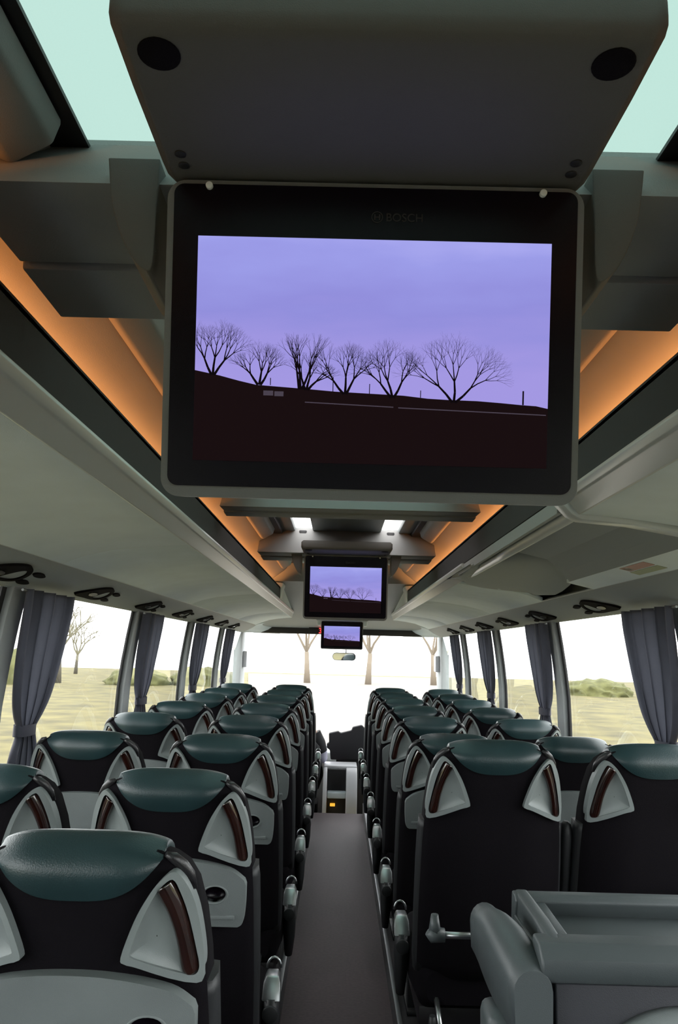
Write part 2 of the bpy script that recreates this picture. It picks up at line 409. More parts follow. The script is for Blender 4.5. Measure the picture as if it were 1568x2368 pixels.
LL = (2.36, 3.27, 4.2, 5.1, 5.95, 6.8, 7.6)
RL_ = rack(-1, 'luggage_rack', 'long grey overhead luggage rack with service panel on the driver\'s side', -.9, 8.85, (-.2, 2.62, 4.95, 7.3), LL)
service_panel(RL_, -1, -.9, 8.9, (1.40,) + LL)
dark_face(RL_, -1, -.9, 6.32); led(RL_, -1, -.9, 6.25)
RR_ = rack(1, 'luggage_rack', 'grey overhead luggage rack ahead of the rounded pod on the door side', 3.45, 8.85, (5.2, 7.3), (), pod=True)
service_panel(RR_, 1, 1.945, 8.9, (3.28, 4.2, 5.05, 5.85, 6.65, 7.45))
dark_face(RR_, 1, 1.945, 6.32); led(RR_, 1, 1.945, 6.25)
RK = rack(1, 'luggage_rack', 'short grey overhead luggage bin with closed lid behind the recess over the door', -.9, 1.86, (), ())
service_panel(RK, 1, -.9, 1.935, (1.30,)); dark_face(RK, 1, -.9, 1.935); led(RK, 1, -.9, 1.93)
# end of the short bin: bevelled lip and end rib
b = MB(); pr = [(1.0, 1.760), (.84, 1.805), (.70, 1.828), (.57, 1.838), (.545, 1.850), (.505, 1.892), (.510, 1.915), (.56, 1.915), (.60, 1.88), (1.0, 1.80)]
b.loft([[(x, 1.864, z) for x, z in pr], [(x, 1.930, z+.004) for x, z in pr]], smooth=False); b.build('end_rib', M['lip'], RK, .007)
# recess over the door: sloped sticker panel, recessed roof panel, tube
b = MB(); pr = [(1.0, 1.772), (.89, 1.797), (.89, 1.81), (1.0, 1.79)]
b.loft([[(x, 1.945, z) for x, z in pr], [(x, 3.08, z) for x, z in pr]], smooth=False); b.build('door_header_panel', M['panel'], RR_)
b = MB(); pr = [(.89, 1.797), (.86, 1.835), (.80, 1.885), (.62, 1.925), (.62, 1.935), (.80, 1.90), (.87, 1.845), (.90, 1.80)]
b.loft([[(x, 1.945, z) for x, z in pr], [(x, 3.04, z) for x, z in pr]], smooth=False); b.build('recessed_panel', M['panel_d'], RR_)
b = MB(); b.tube([(.575, 1.945, 1.868), (.575, 3.6, 1.868)], .018, 12); b.build('grab_tube', M['lip'], RR_)
b = MB(); b.box(.555, .66, 1.945, 3.6, 1.938, 1.945); b.build('gap_shade_fill', M['black'], RR_)  # black strip painting the shade of the opening behind the tube
b = MB(); b.box(.531, .545, 1.945, 3.6, 1.868, 1.905); b.build('edge_strip', M['panel_d'], RR_)
# rounded pod that starts the front rack
xs = [.522, .56, .62, .70, .78, .86, .92, .96]
U = crom([(3.20, 1.868), (3.12, 1.885), (3.07, 1.900), (3.05, 1.912), (3.05, 1.920), (3.05, 1.926), (3.05, 1.930), (3.05, 1.932)], 1, False)
Lw = [(3.50, 1.852), (3.66, 1.848), (3.82, 1.843), (3.90, 1.838), (3.90, 1.830), (3.84, 1.818), (3.70, 1.800), (3.50, 1.779)]
b = MB(); rows = []
for t, k in ((0, 0), (.10, .42), (.16, .56), (.30, .70), (.5, .84), (.75, .95), (1.0, 1.0)):
    rows.append([(xs[i], U[i][0] + (Lw[i][0]-U[i][0])*t, U[i][1] + (Lw[i][1]-U[i][1])*k) for i in range(8)])
rows.append([(xs[i], 3.95, Lw[i][1] + .03) for i in range(8)]); rows.append([(xs[i], U[i][0]+.02, U[i][1] + .012) for i in range(8)])
rows.append(rows[0])
b.loft(rows, closed=False, caps=False); b.build('rounded_pod', M['panel_d'], RR_)
b = MB(); b.box(.90, 1.0, 3.09, 3.5, 1.86, 1.9); b.build('pod_gap_shade_fill', M['black'], RR_)  # black backing, paints the shade in the gap beside the pod
# stickers over the door
st = thing('sticker', (.915, 2.35, 1.789), 'small red-and-white notice above a green notice over the door recess', 'sticker')
def stick(x0, x1, y0, y1, m, name, parent):
    f = lambda x: 1.772 + (1.0-x)*.227 - .0015
    b = MB(); b.add([(x-.915, y-2.35, f(x)-1.789+dz) for dz in (0, .001) for x, y in ((x0,y0),(x1,y0),(x1,y1),(x0,y1))], [(3,2,1,0),(4,5,6,7),(0,1,5,4),(1,2,6,5),(2,3,7,6),(3,0,4,7)])
    return b.build(name, m, parent)
s1 = stick(.900, .936, 2.32, 2.52, M['sticker_r'], 'red_notice', st); stick(.943, .974, 2.32, 2.54, M['sticker_g'], 'green_notice', st)
stick(.904, .932, 2.47, 2.515, M['sticker_w'], 'white_field', st)
# front corners of the racks curl in to the header
for sx, R in ((-1, RL_), (1, RR_)):
    secs = []
    for k in range(9):
        a = k/8*math.pi/2; c = 1 - math.cos(a)
        y = 8.85 + .38*math.sin(a)
        secs.append([(sx*(x - (.42*c if x > .95 else .30*c*(x-.5))), y, z) for x, z in ((1.165, 1.686), (1.06, 1.728), (1.0, 1.772), (.75, 1.835), (.565, 1.85), (.53, 1.89), (.56, 1.93), (1.16, 1.90))])
    b = MB(); b.loft(secs); b.build('rack_nose', M['panel'], R)
    b = MB(); pr = [(sx*x, z) for x, z in ((.525, 1.90), (.515, 2.0), (.50, 2.05), (.62, 2.06), (.62, 1.90))]
    b.loft([[(x, 6.32, z) for x, z in pr], [(x, 6.55, z) for x, z in pr]], smooth=False); b.build('end_cap', M['lip'], R, .02)
    b = MB(); pr = [(sx*x, z) for x, z in ((.535, 1.908), (.54, 2.06), (.60, 2.06), (.60, 1.908))]
    b.loft([[(x, 6.55, z) for x, z in pr], [(x, 8.9, z) for x, z in pr]], smooth=False); b.build('closed_face', M['panel'], R)

# ------------------------------------------------------------------ monitors
def tree2d(rng, x, y, h, spread, mb, asp, depth=5, lean=0.):
    def quad(p, q, w0, w1):
        dx, dy = q[0]-p[0], q[1]-p[1]; l = math.hypot(dx, dy) or 1; nx, ny = -dy/l, dx/l
        mb.add([(p[0]+nx*w0, 0, p[1]+ny*w0), (q[0]+nx*w1, 0, q[1]+ny*w1), (q[0]-nx*w1, 0, q[1]-ny*w1), (p[0]-nx*w0, 0, p[1]-ny*w0)], [(0,1,2,3)])
    def rec(p, a, l, w, d):
        n = 2; cur = p
        for i in range(n):
            a += rng.uniform(-.16, .16); q = (cur[0]+math.sin(a)*l/n, cur[1]+math.cos(a)*l/n)
            quad(cur, q, w, w*.8); w *= .8; cur = q
        if d == 0: return
        k = 3 if d >= 3 else 2
        for j in range(k):
            da = spread*((j+.5)/k*2-1)*.62 + rng.uniform(-.12, .12)
            rec(cur, (a+da)*.93, l*rng.uniform(.62, .82), w*.78, d-1)
    for j in range(3):
        rec((x + (j-1)*.0015, y), lean + (j-1)*spread*.62 + rng.uniform(-.08, .08), h*.34, .0016, depth)

SW, SH = .414, .262
def screen_mat():
    m = bpy.data.materials.new('lit_screen_picture'); m.use_nodes = True; nt = m.node_tree; nt.nodes.clear()
    out = nt.nodes.new('ShaderNodeOutputMaterial'); add = nt.nodes.new('ShaderNodeAddShader')
    em = nt.nodes.new('ShaderNodeEmission'); gl = nt.nodes.new('ShaderNodeBsdfDiffuse'); gl.inputs['Color'].default_value = (.004, .004, .005, 1)
    tc = nt.nodes.new('ShaderNodeTexCoord'); sp = nt.nodes.new('ShaderNodeSeparateXYZ')
    nt.links.new(tc.outputs['Object'], sp.inputs[0])
    mp = nt.nodes.new('ShaderNodeMapping'); mp.inputs['Scale'].default_value = (6, 1, 22); mp.inputs['Rotation'].default_value = (0, .12, 0)
    nt.links.new(tc.outputs['Object'], mp.inputs[0])
    no = nt.nodes.new('ShaderNodeTexNoise'); no.inputs['Scale'].default_value = 1.0; no.inputs['Detail'].default_value = 3
    nt.links.new(mp.outputs[0], no.inputs['Vector'])
    mr = nt.nodes.new('ShaderNodeMapRange'); mr.inputs[1].default_value = -SH/2; mr.inputs[2].default_value = SH/2; mr.inputs[3].default_value = 0; mr.inputs[4].default_value = 1
    nt.links.new(sp.outputs['Z'], mr.inputs[0])
    a = nt.nodes.new('ShaderNodeMath'); a.operation = 'MULTIPLY_ADD'; a.inputs[1].default_value = .5; nt.links.new(no.outputs['Fac'], a.inputs[0]); nt.links.new(mr.outputs[0], a.inputs[2])
    r = nt.nodes.new('ShaderNodeValToRGB'); cr = r.color_ramp; cr.elements[0].position = .48; cr.elements[1].position = 1.3
    cols = [(.50, srgb(163, 152, 226)), (.70, srgb(146, 143, 220)), (.9, srgb(156, 157, 232)), (1.0, srgb(170, 170, 240))]
    cr.elements[0].position, cr.elements[0].color = cols[0]; cr.elements[1].position, cr.elements[1].color = cols[3]
    for p, c in cols[1:3]:
        e = cr.elements.new(p); e.color = c
    sc = nt.nodes.new('ShaderNodeMath'); sc.operation = 'MULTIPLY'; sc.inputs[1].default_value = .75; nt.links.new(a.outputs[0], sc.inputs[0])
    nt.links.new(sc.outputs[0], r.inputs['Fac']); nt.links.new(r.outputs[0], em.inputs['Color']); em.inputs['Strength'].default_value = 1/2**2.9
    nt.links.new(em.outputs[0], add.inputs[0]); nt.links.new(gl.outputs[0], add.inputs[1]); nt.links.new(add.outputs[0], out.inputs[0])
    return m
M['screen'] = screen_mat()
M['pic_dark'] = mat('picture_dark', (.002, .002, .002), .9, spec=0, emit=srgb(17, 11, 15)[:3], estr=.10)
M['pic_land'] = mat('picture_land', (.002, .002, .002), .9, spec=0, emit=srgb(26, 15, 17)[:3], estr=.12)
M['pic_line'] = mat('picture_pale', (.01, .01, .01), .9, emit=srgb(80, 70, 85)[:3], estr=.10)
def uv(px, py):   # photographed screen pixels (zoomed view) to screen plane
    return ((px-768)/1440*SW, -((py-103)/925-.5)*SH + 0)
def picture_parts():
    rng = random.Random(5); out = []
    land = MB(); top = [(48, 660), (150, 680), (230, 700), (300, 715), (420, 722), (520, 728), (620, 735), (760, 740), (900, 745), (1000, 755), (1080, 758), (1200, 760), (1300, 766), (1380, 772), (1440, 775), (1488, 785)]
    pts = [uv(*p) for p in top]; z0 = -SH/2 - .001; pts[0] = (-SW/2, pts[0][1]); pts[-1] = (SW/2, pts[-1][1])
    for i in range(len(pts)-1):
        land.add([(pts[i][0], 0, pts[i][1]), (pts[i+1][0], 0, pts[i+1][1]), (pts[i+1][0], 0, z0), (pts[i][0], 0, z0)], [(0,1,2,3)])
    out.append(('picture_land', land.mesh('picture_land', M['pic_land']), -.0006))
    t = MB()
    for (x, y, topy, sp, dp, ln) in ((122, 672, 475, 1.0, 5, .05), (312, 708, 560, .9, 5, .1), (480, 722, 512, .55, 4, .06), (505, 725, 590, .8, 4, .25), (662, 738, 550, .85, 5, .0), (855, 748, 553, .98, 5, -.03), (1105, 762, 525, 1.0, 5, .08)):
        bx, bz = uv(x, y); tx, tz = uv(x, topy); tree2d(rng, bx, bz-.002, (tz-bz)*1.08, sp, t, 1, dp, ln)
    for (x, y, h, w) in ((613, 735, 60, 2), (1387, 772, 58, 4), (970, 752, 30, 2), (762, 742, 42, 2), (358, 715, 30, 2)):
        a = uv(x-w, y); c = uv(x+w*.6, y-h); t.add([(a[0],0,a[1]), (c[0],0,a[1]), (c[0],0,c[1]), (a[0],0,c[1])], [(0,1,2,3)])
    lim = SW/2 - .0005
    t.v = [(max(-lim, min(lim, x)), y, z) for x, y, z in t.v]
    out.append(('picture_trees', t.mesh('picture_trees', M['pic_dark'], fix=False), -.0010))
    l = MB()
    for (x0, y0, x1, y1, w) in ((500, 782, 860, 794, 2), (880, 796, 1480, 812, 2), (330, 738, 370, 758, 0), (375, 740, 412, 760, 0)):
        if w:
            a, c = uv(x0, y0), uv(x1, y1); d = .0006
            l.add([(a[0],0,a[1]-d), (c[0],0,c[1]-d), (c[0],0,c[1]+d), (a[0],0,a[1]+d)], [(0,1,2,3)])
        else:
            a, c = uv(x0, y0), uv(x1, y1); l.add([(a[0],0,c[1]), (c[0],0,c[1]), (c[0],0,a[1]), (a[0],0,a[1])], [(0,1,2,3)])
    out.append(('picture_details', l.mesh('picture_details', M['pic_line'], fix=False), -.0013))
    return out
PIC = picture_parts()
def text_mesh(name, body, size, m):
    cu = bpy.data.curves.new(name, 'FONT'); cu.body = body; cu.size = size; cu.align_x = 'LEFT'; cu.extrude = .0002
    to = bpy.data.objects.new(name, cu); COL.objects.link(to); bpy.context.view_layer.update()
    me = bpy.data.meshes.new_from_object(to.evaluated_get(bpy.context.evaluated_depsgraph_get()))
    bpy.data.objects.remove(to); me.materials.clear(); me.materials.append(m)
    me.transform(Matrix.Rotation(math.pi/2, 4, 'X')); return me
LOGO = text_mesh('maker_logo', 'BOSCH', .0135, M['logo'])
def ring_logo():
    b = MB(); n = 24; r0, r1 = .0058, .0068
    b.add([(r*math.cos(2*math.pi*k/n), 0, r*math.sin(2*math.pi*k/n)) for r in (r0, r1) for k in range(n)], [(k, (k+1) % n, n+(k+1) % n, n+k) for k in range(n)])
    for x0, x1 in ((-.0035, -.002), (.002, .0035)): b.add([(x0,0,-.0034),(x1,0,-.0034),(x1,0,.0034),(x0,0,.0034)], [(0,1,2,3)])
    b.add([(-.002,0,-.0006),(.002,0,-.0006),(.002,0,.0006),(-.002,0,.0006)], [(0,1,2,3)])
    return b.mesh('maker_emblem', M['logo'], fix=False)
RING = ring_logo()
MW, MH = .489, .372
TILT = math.atan2(.066, .36)
ident = lambda x, y, z: (x, y, z)
FRAME_ME = plate('frame', rrect(MW, MH, .022, 8, 0, -MH/2), [], -.002, .034, ident, M['frame'], .006)
BEZEL_ME = plate('bezel', rrect(MW-.016, MH-.018, .012, 6, 0, -MH/2+.004), [], -.0035, .004, ident, M['black_gloss'], .001)
b = MB(); b.add([(-SW/2,0,-SH/2),(SW/2,0,-SH/2),(SW/2,0,SH/2),(-SW/2,0,SH/2)], [(0,1,2,3)]); SCREEN_ME = b.mesh('screen', M['screen'], fix=False)
def housing_mesh():
    b = MB(); L = .236; hw = .253
    pr = [(-hw+.012, 0), (hw-.012, 0), (hw, .012), (hw, .040), (hw-.01, .050), (-hw+.01, .050), (-hw, .040), (-hw, .012)]
    secs = []
    for t, s, dz in ((0, .985, 0), (.1, .99, 0), (.6, 1, 0), (.93, 1.0, 0), (.965, .998, .004), (.99, .988, .010), (1, .965, .016)):
        secs.append([(x*s, -t*L, (z if z > .03 else z+dz)) for x, z in pr])
    b.loft(secs, smooth=True); return b.mesh('housing', M['monitor'], .006, 3, angle=35)
HOUSING_ME = housing_mesh()
def disc_mesh(name, r, d, m, n=24, rz=None):
    b = MB(); b.loft([[(r*math.cos(2*math.pi*k/n), (rz or r)*math.sin(2*math.pi*k/n), 0) for k in range(n)], [(r*math.cos(2*math.pi*k/n), (rz or r)*math.sin(2*math.pi*k/n), d) for k in range(n)]], smooth=False)
    return b.mesh(name, m, .0008)
LATCH_ME, SCREW_ME, CLIP_ME = disc_mesh('latch_hole', .020, .004, M['fabric']), disc_mesh('screw', .0065, .004, M['charcoal']), disc_mesh('clip', .0042, .006, M['clip'], 12, .0042)
def cheek_mesh(sx):
    pts = crom([(.262, .03), (.262, -.03), (.262, -.110), (.276, -.112), (.296, -.085), (.315, -.035), (.325, .03)], 4, False)
    b = MB(); prof = [(sx*x, z) for x, z in pts]
    b.loft([[(x, .02, z) for x, z in prof], [(x, .17, z) for x, z in prof]], smooth=False); return b.mesh('bracket', M['monitor'], .012, 3)
CHEEKS = (cheek_mesh(-1), cheek_mesh(1))
def monitor(y, z, label, tilt=TILT, housing=True, brackets=True):
    T = thing('ceiling_monitor', (0, y, z), label, 'monitor', 'fold-down screens along the ceiling')
    fr = link('frame', FRAME_ME, T); fr.rotation_euler = (tilt, 0, 0)
    bz = link('bezel', BEZEL_ME, T); bz.rotation_euler = (tilt, 0, 0)
    sc = link('screen', SCREEN_ME, T); sc.rotation_euler = (tilt, 0, 0)
    rot = Matrix.Rotation(tilt, 3, 'X'); sc.location = rot @ Vector((0, -.0042, -.066 - SH/2))
    for n, me, dy in PIC: link(n, me, sc, (0, dy, 0))
    lg = link('maker_logo', LOGO, bz, (.012, -.0040, -.044)); link('maker_emblem', RING, bz, (.002, -.0040, -.0395))
    if housing:
        hs = link('housing', HOUSING_ME, T, (0, .012, .004))
        for sx in (-1, 1):
            link('latch_hole', LATCH_ME, hs, (sx*.212, -.200, -.0015))
            link('screw', SCREW_ME, hs, (sx*.222, -.055, -.0015)); link('screw', SCREW_ME, hs, (sx*.222, -.035, -.0015))
            cp = link('clip', CLIP_ME, bz, (sx*.195, -.0030, -.008)); cp.rotation_euler = (math.pi/2, 0, 0)
    if brackets:
        for me in CHEEKS: link('bracket', me, T, (0, 0, .012))
    return T
monitor(.806, 2.040, 'large lit ceiling screen showing bare trees, hanging beside the roof window')
monitor(4.36, 2.043, 'lit ceiling screen hanging ahead of the roof escape hatch')
m3 = monitor(8.62, 1.828, 'lit screen hanging from the front header above the driving mirror', 0.05, False, False)
for sx in (-1, 1):
    b = MB(); b.box(*sorted((sx*.25, sx*.29)), -.02, .08, -.06, .04); b.build('bracket', M['panel'], m3, .012)
m3.scale = (.97, 1, .84)
b = MB(); b.box(-.30, .30, -.12, .12, .0, .05); b.build('mount', M['panel_d'], m3, .012)

# ------------------------------------------------------------------ coach seats
TAN = math.tan(math.radians(14)); ZT = 1.10
def ys(x): return .052*max(0, (abs(x)-.06)/.145)**2
def RY(z): return .040*max(0., (z+.072)/.068)**2.4 if z < -.004 else .040
def SP(x, y, z): return (x, ys(x) + y - z*TAN, ZT + z)
def seat_meshes():
    d = {}
    prof = [(-.008, .070, .040, .075), (-.013, .105, .034, .088), (-.019, .127, RY(-.019), .097), (-.028, .145, RY(-.028), .107), (-.045, .163, RY(-.045), .12), (-.075, .178, 0, .13), (-.13, .190, 0, .14), (-.2, .197, 0, .15), (-.3, .203, 0, .15), (-.5, .208, 0, .155), (-.66, .208, 0, .155), (-.70, .19, .02, .14)]
    b = MB(); secs = []
    for z, w, r, t in prof:
        s = [(-w + 2*w*k/18) for k in range(19)]
        secs.append([SP(x, r, z) for x in s] + [(x, (t - .025*(abs(x)/w)**4) - z*TAN, ZT+z) for x in s[::-1]])
    b.loft(secs); d['backrest'] = b.mesh('backrest', M['fabric'])
    # teal leather head cushion
    b = MB(); secs = []; A = .132; nx = 36
    yr = RY
    for i in range(nx + 1):
        x = A*math.sin(math.pi/2*(-1 + 2*i/nx)); q = abs(x)/A; ed = (1-q**4)**.5 if q < 1 else 0
        drop = .013*q**4; zb = -.028 - .062*(1-q**3.0); col = []
        for k in range(13):
            t = k/12; z = zb + (-.004-zb)*t
            col.append((z - drop*t, yr(z) - (.0025 + .010*ed*math.sin(math.pi*(.06+.80*t))**.7), 0))
        for (y, z) in ((.048, .000), (.058, .0015), (.070, .0005), (.084, -.004), (.100, -.013), (.115, -.03), (.130, -.06), (.143, -.10), (.150, -.14)):
            col.append((z - drop + .003*ed, y + (.006*ed if z < -.003 else 0), 1))
        tk = .008 if i in (0, nx) else 0
        secs.append([(x, y + (tk if f == 0 else -tk) + ys(x)*(1 if f == 0 else .6) - z*TAN, ZT + z - tk) for z, y, f in col])
    b.loft(secs, closed=False, caps=False); d['headrest'] = b.mesh('headrest', M['leather'])
    # shoulders of black leather beside it
    for sx, nm in ((-1, 'L'), (1, 'R')):
        out = [(.154,-.043),(.173,-.066),(.1875,-.108),(.197,-.171),(.197,-.205),(.1875,-.224),(.105,-.189),(.084,-.182),(.0776,-.171),(.097,-.116),(.116,-.080),(.133,-.057)]
        outl = crom(out, 4)
        hole = crom([(.152,-.055),(.164,-.078),(.1755,-.115),(.186,-.165),(.191,-.198),(.184,-.210),(.165,-.203),(.112,-.180),(.094,-.172),(.091,-.163),(.106,-.120),(.122,-.086),(.135,-.066)], 4)
        fn = lambda x, y, z, s=sx: SP(s*x, y, z)
        d['ear'+nm] = plate('side_trim', outl, [hole], -.019, .012, fn, M['silver'], .004)
        # dished pocket
        pk = crom([(.131,-.070),(.150,-.104),(.162,-.150),(.170,-.203),(.112,-.180),(.094,-.172),(.091,-.163),(.106,-.120)], 4)
        cx = sum(p[0] for p in pk)/len(pk); cz = sum(p[1] for p in pk)/len(pk); b = MB()
        b.loft([[SP(sx*(cx+(x-cx)*k), -.015 + dp, cz+(z-cz)*k) for x, z in pk] for k, dp in ((1.03, 0), (.94, .003), (.75, .008), (.5, .011), (.2, .012), (.02, .012))], caps=False)
        d['pocket'+nm] = b.mesh('pocket', M['silver'])
        # veneered grip bar
        oc = crom([(.150,-.056),(.158,-.072),(.1685,-.100),(.180,-.145),(.189,-.195),(.186,-.208)], 4, False)
        ic = crom([(.128,-.072),(.136,-.089),(.146,-.112),(.157,-.150),(.165,-.197),(.170,-.205)], 4, False)
        b = MB(); secs = []
        for (p, q) in zip(oc, ic):
            s = []
            for k in range(9):
                t = k/8; x = p[0]+(q[0]-p[0])*t; z = p[1]+(q[1]-p[1])*t
                s.append(SP(sx*x, -.015 - .010*math.sin(math.pi*t)**.7, z))
            s += [SP(sx*q[0], .0, q[1]), SP(sx*p[0], .0, p[1])]
            secs.append(s)
        b.loft(secs); d['grip'+nm] = b.mesh('grip', M['wood'])
        # black leather shoulder over the trim
        b = MB(); path = [(.136, -.022), (.148, -.029), (.160, -.041), (.171, -.058), (.179, -.080)]
        b.tube([SP(sx*x, .012, z) for x, z in path], [.004, .009, .010, .009, .004], 10); d['shoulder'+nm] = b.mesh('shoulder', M['shoulder'])
        # moulded side of the back
        b = MB(); secs = []
        for z in (-.235, -.26, -.35, -.5, -.64, -.69):
            w = .206 + .006*min(1, (-.2-z)/.2)
            e = .6 if z in (-.235, -.69) else 1
            secs.append([(sx*(w-.02), .05-z*TAN, ZT+z), (sx*w, .056-z*TAN, ZT+z), (sx*(w+.008*e), .09-z*TAN, ZT+z), (sx*w, .14-z*TAN, ZT+z), (sx*(w-.02), .145-z*TAN, ZT+z)])
        b.loft(secs); d['side'+nm] = b.mesh('side_shell', M['charcoal'])
        # aisle armrest, folded down
        x0 = sx*.238
        b = MB(); pth = [(x0, .415, .455), (x0, .42, .40), (x0, .43, .33), (x0, .435, .265)]
        secs = []
        for (x, y, z), (wx, wy) in zip(pth, ((.020, .034), (.024, .04), (.022, .034), (.014, .022))):
            secs.append([(x+wx*math.cos(2*math.pi*k/12), y+wy*math.sin(2*math.pi*k/12), z) for k in range(12)])
        b.loft(secs); d['arm'+nm] = b.mesh('armrest', M['charcoal'])
        b = MB(); b.loft([[(x0+.022*math.cos(2*math.pi*k/16), .376 - dy, .425+.022*math.sin(2*math.pi*k/16)) for k in range(16)] for dy in (0, .012)]); d['hub'+nm] = b.mesh('hub', M['charcoal'], .003)
        b = MB(); pr = [(-.026, .450), (.026, .450), (.024, .490), (.017, .505), (-.017, .505), (-.024, .490)]
        b.loft([[(x0+x, .385+(z-.45)*.5, z) for x, z in pr], [(x0+x*.9, .455, z+.004) for x, z in pr]], smooth=False); d['cap'+nm] = b.mesh('armrest_cap', M['chrome'], .004)
        b = MB(); b.tube([(x0+.02*math.cos(a), .475, .503+.028*math.sin(a)) for a in [math.pi*k/8 for k in range(9)]], .0035, 6); d['loop'+nm] = b.mesh('belt_loop', M['chrome'])
        # middle armrest folded up between the pair
        b = MB(); xm = sx*.232; secs = []
        for z, w, dy in ((.50, .012, .02), (.52, .018, .03), (.70, .02, .034), (.82, .02, .032), (.852, .014, .022), (.86, .006, .01)):
            yy = .11 + (ZT-z)*TAN
            secs.append([(xm+w*math.cos(2*math.pi*k/12), yy+dy*math.sin(2*math.pi*k/12), z) for k in range(12)])
        b.loft(secs); d['mid'+nm] = b.mesh('centre_armrest', M['charcoal'])
    # fold-down table with cup recess
    tr = crom([(-.186,-.250),(-.15,-.222),(-.08,-.203),(0,-.198),(.08,-.203),(.15,-.222),(.186,-.250)], 5, False) + crom([(.190,-.262),(.189,-.31),(.184,-.352),(.172,-.362)], 4, False) + crom([(-.172,-.362),(-.184,-.352),(-.189,-.31),(-.190,-.262)], 4, False)
    hole = ellipse(.026, .019, 22, .118, -.280)
    fT = lambda x, y, z: (x, ys(x)*.55 + y - z*TAN, ZT + z)
    d['tray'] = plate('tray_table', tr, [hole], -.026, .002, fT, M['tray'], .005)
    b = MB(); b.loft([[fT(.118+(x-.118)*k, y, -.280+(z+.280)*k) for x, z in hole] for k, y in ((1.0, -.022), (1.0, -.004), (.02, -.004))], caps=False); d['cup'] = b.mesh('cup_recess', M['black_gloss'])
    b = MB(); rg = ellipse(1, 1, 22); b.loft([[fT(.118+.026*x*s, y, -.281+.019*z*s) for x, z in rg] for s, y in ((1.0, -.024), (1.10, -.0285), (1.22, -.0265), (1.28, -.024))], caps=False); d['rim'] = b.mesh('cup_rim', M['tray'])
    b = MB(); b.box(-.165, .165, -.004, .004, -.006, .006)
    for i, v in enumerate(b.v): b.v[i] = fT(v[0], v[1]-.027, -.338+v[2])
    d['ledge'] = b.mesh('tray_ledge', M['tray'], .003)
    # cushion, under-frame, legs, footrest
    b = MB(); secs = []
    for y, w, z0, z1 in ((.20, .18, .33, .42), (.23, .205, .31, .45), (.40, .215, .30, .455), (.58, .215, .30, .46), (.64, .205, .32, .45), (.665, .18, .35, .42)):
        secs.append([(x, y, z) for x, z in rrect(2*w, z1-z0, min(.035, (z1-z0)*.45), 5, 0, (z0+z1)/2)])
    b.loft(secs); d['cushion'] = b.mesh('cushion', M['fabric'])
    b = MB(); b.box(-.20, .20, .24, .60, .25, .31); d['under'] = b.mesh('seat_frame', M['black'], .01)
    b = MB(); b.box(-.025, .025, .28, .34, .0, .26); b.box(-.03, .03, .25, .52, .0, .02); d['leg'] = b.mesh('leg', M['charcoal'], .006)
    b = MB(); b.tube([(-.17, .10, .30), (.17, .10, .30)], .011, 8); b.tube([(-.15, .10, .30), (-.15, .24, .36)], .008, 6); b.tube([(.15, .10, .30), (.15, .24, .36)], .008, 6); d['foot'] = b.mesh('footrest', M['chrome'])
    b = MB(); b.tube([(-.185, .10, .30), (-.165, .10, .30)], .017, 10); b.tube([(-.175, .10, .30), (-.175, .095, .345)], [.015, .009], 10); d['knob'] = b.mesh('footrest_knob', M['charcoal'])
    return d
SM = seat_meshes()
ORD = ('front', 'second', 'third', 'fourth', 'fifth', 'sixth', 'seventh', 'eighth')
def seat(x, d, side, window, label, z, tray=True, dz=0.):
    y = (d + .054)/.984
    T = thing('coach_seat', (x, y, z), label, 'seat', 'coach seats')
    bk = link('backrest', SM['backrest'], T); link('headrest', SM['headrest'], T)
    for n in 'LR':
        e = link('side_trim', SM['ear'+n], T); link('pocket', SM['pocket'+n], e); link('grip', SM['grip'+n], e)
        link('shoulder', SM['shoulder'+n], T); link('side_shell', SM['side'+n], T)
    if tray:
        t = link('tray_table', SM['tray'], T); link('cup_recess', SM['cup'], t); link('cup_rim', SM['rim'], t); link('tray_ledge', SM['ledge'], t)
    link('cushion', SM['cushion'], T); f = link('seat_frame', SM['under'], T)
    for lx in (-.13, .13): link('leg', SM['leg'], T, (lx, 0, 0))
    fo = link('footrest', SM['foot'], T); link('footrest_knob', SM['knob'], fo)
    inner = 'R' if side < 0 else 'L'
    if window: link('centre_armrest', SM['mid'+inner], T)
    else:
        a = link('armrest', SM['arm'+inner], T); link('hub', SM['hub'+inner], a); link('armrest_cap', SM['cap'+inner], a); link('belt_loop', SM['loop'+inner], a)
    return T
LEFT = (1.165, 1.81, 2.59, 3.37, 4.15, 4.93, 5.65, 6.45)
RIGHT = (2.17, 2.95, 3.73, 4.49, 5.22, 5.93, 6.66)
for i, dd in enumerate(LEFT):
    r = ORD[len(LEFT)-1-i]
    seat(-.43, dd, -1, False, 'black aisle seat with teal leather head cushion, driver\'s side, %s row' % r, .10)
    if i > 0: seat(-.90, dd, -1, True, 'black window seat with teal leather head cushion, driver\'s side, %s row' % r, .10)
for i, dd in enumerate(RIGHT):
    r = ORD[len(RIGHT)-1-i]; last = i == 0
    zz = .15 if last else .085
    ex = ' without fold-down table' if last else ' with teal leather head cushion'
    seat(.435, dd, 1, False, 'black aisle seat%s, door side, %s row' % (ex, r), zz, not last)
    seat(.905, dd, 1, True, 'black window seat%s, door side, %s row' % (ex, r), zz, not last)
b = MB(); b.box(.26, 1.2, 2.36, 2.95, .085, .15); struct(b.build('floor_plinth', M['plat'], None, .01))

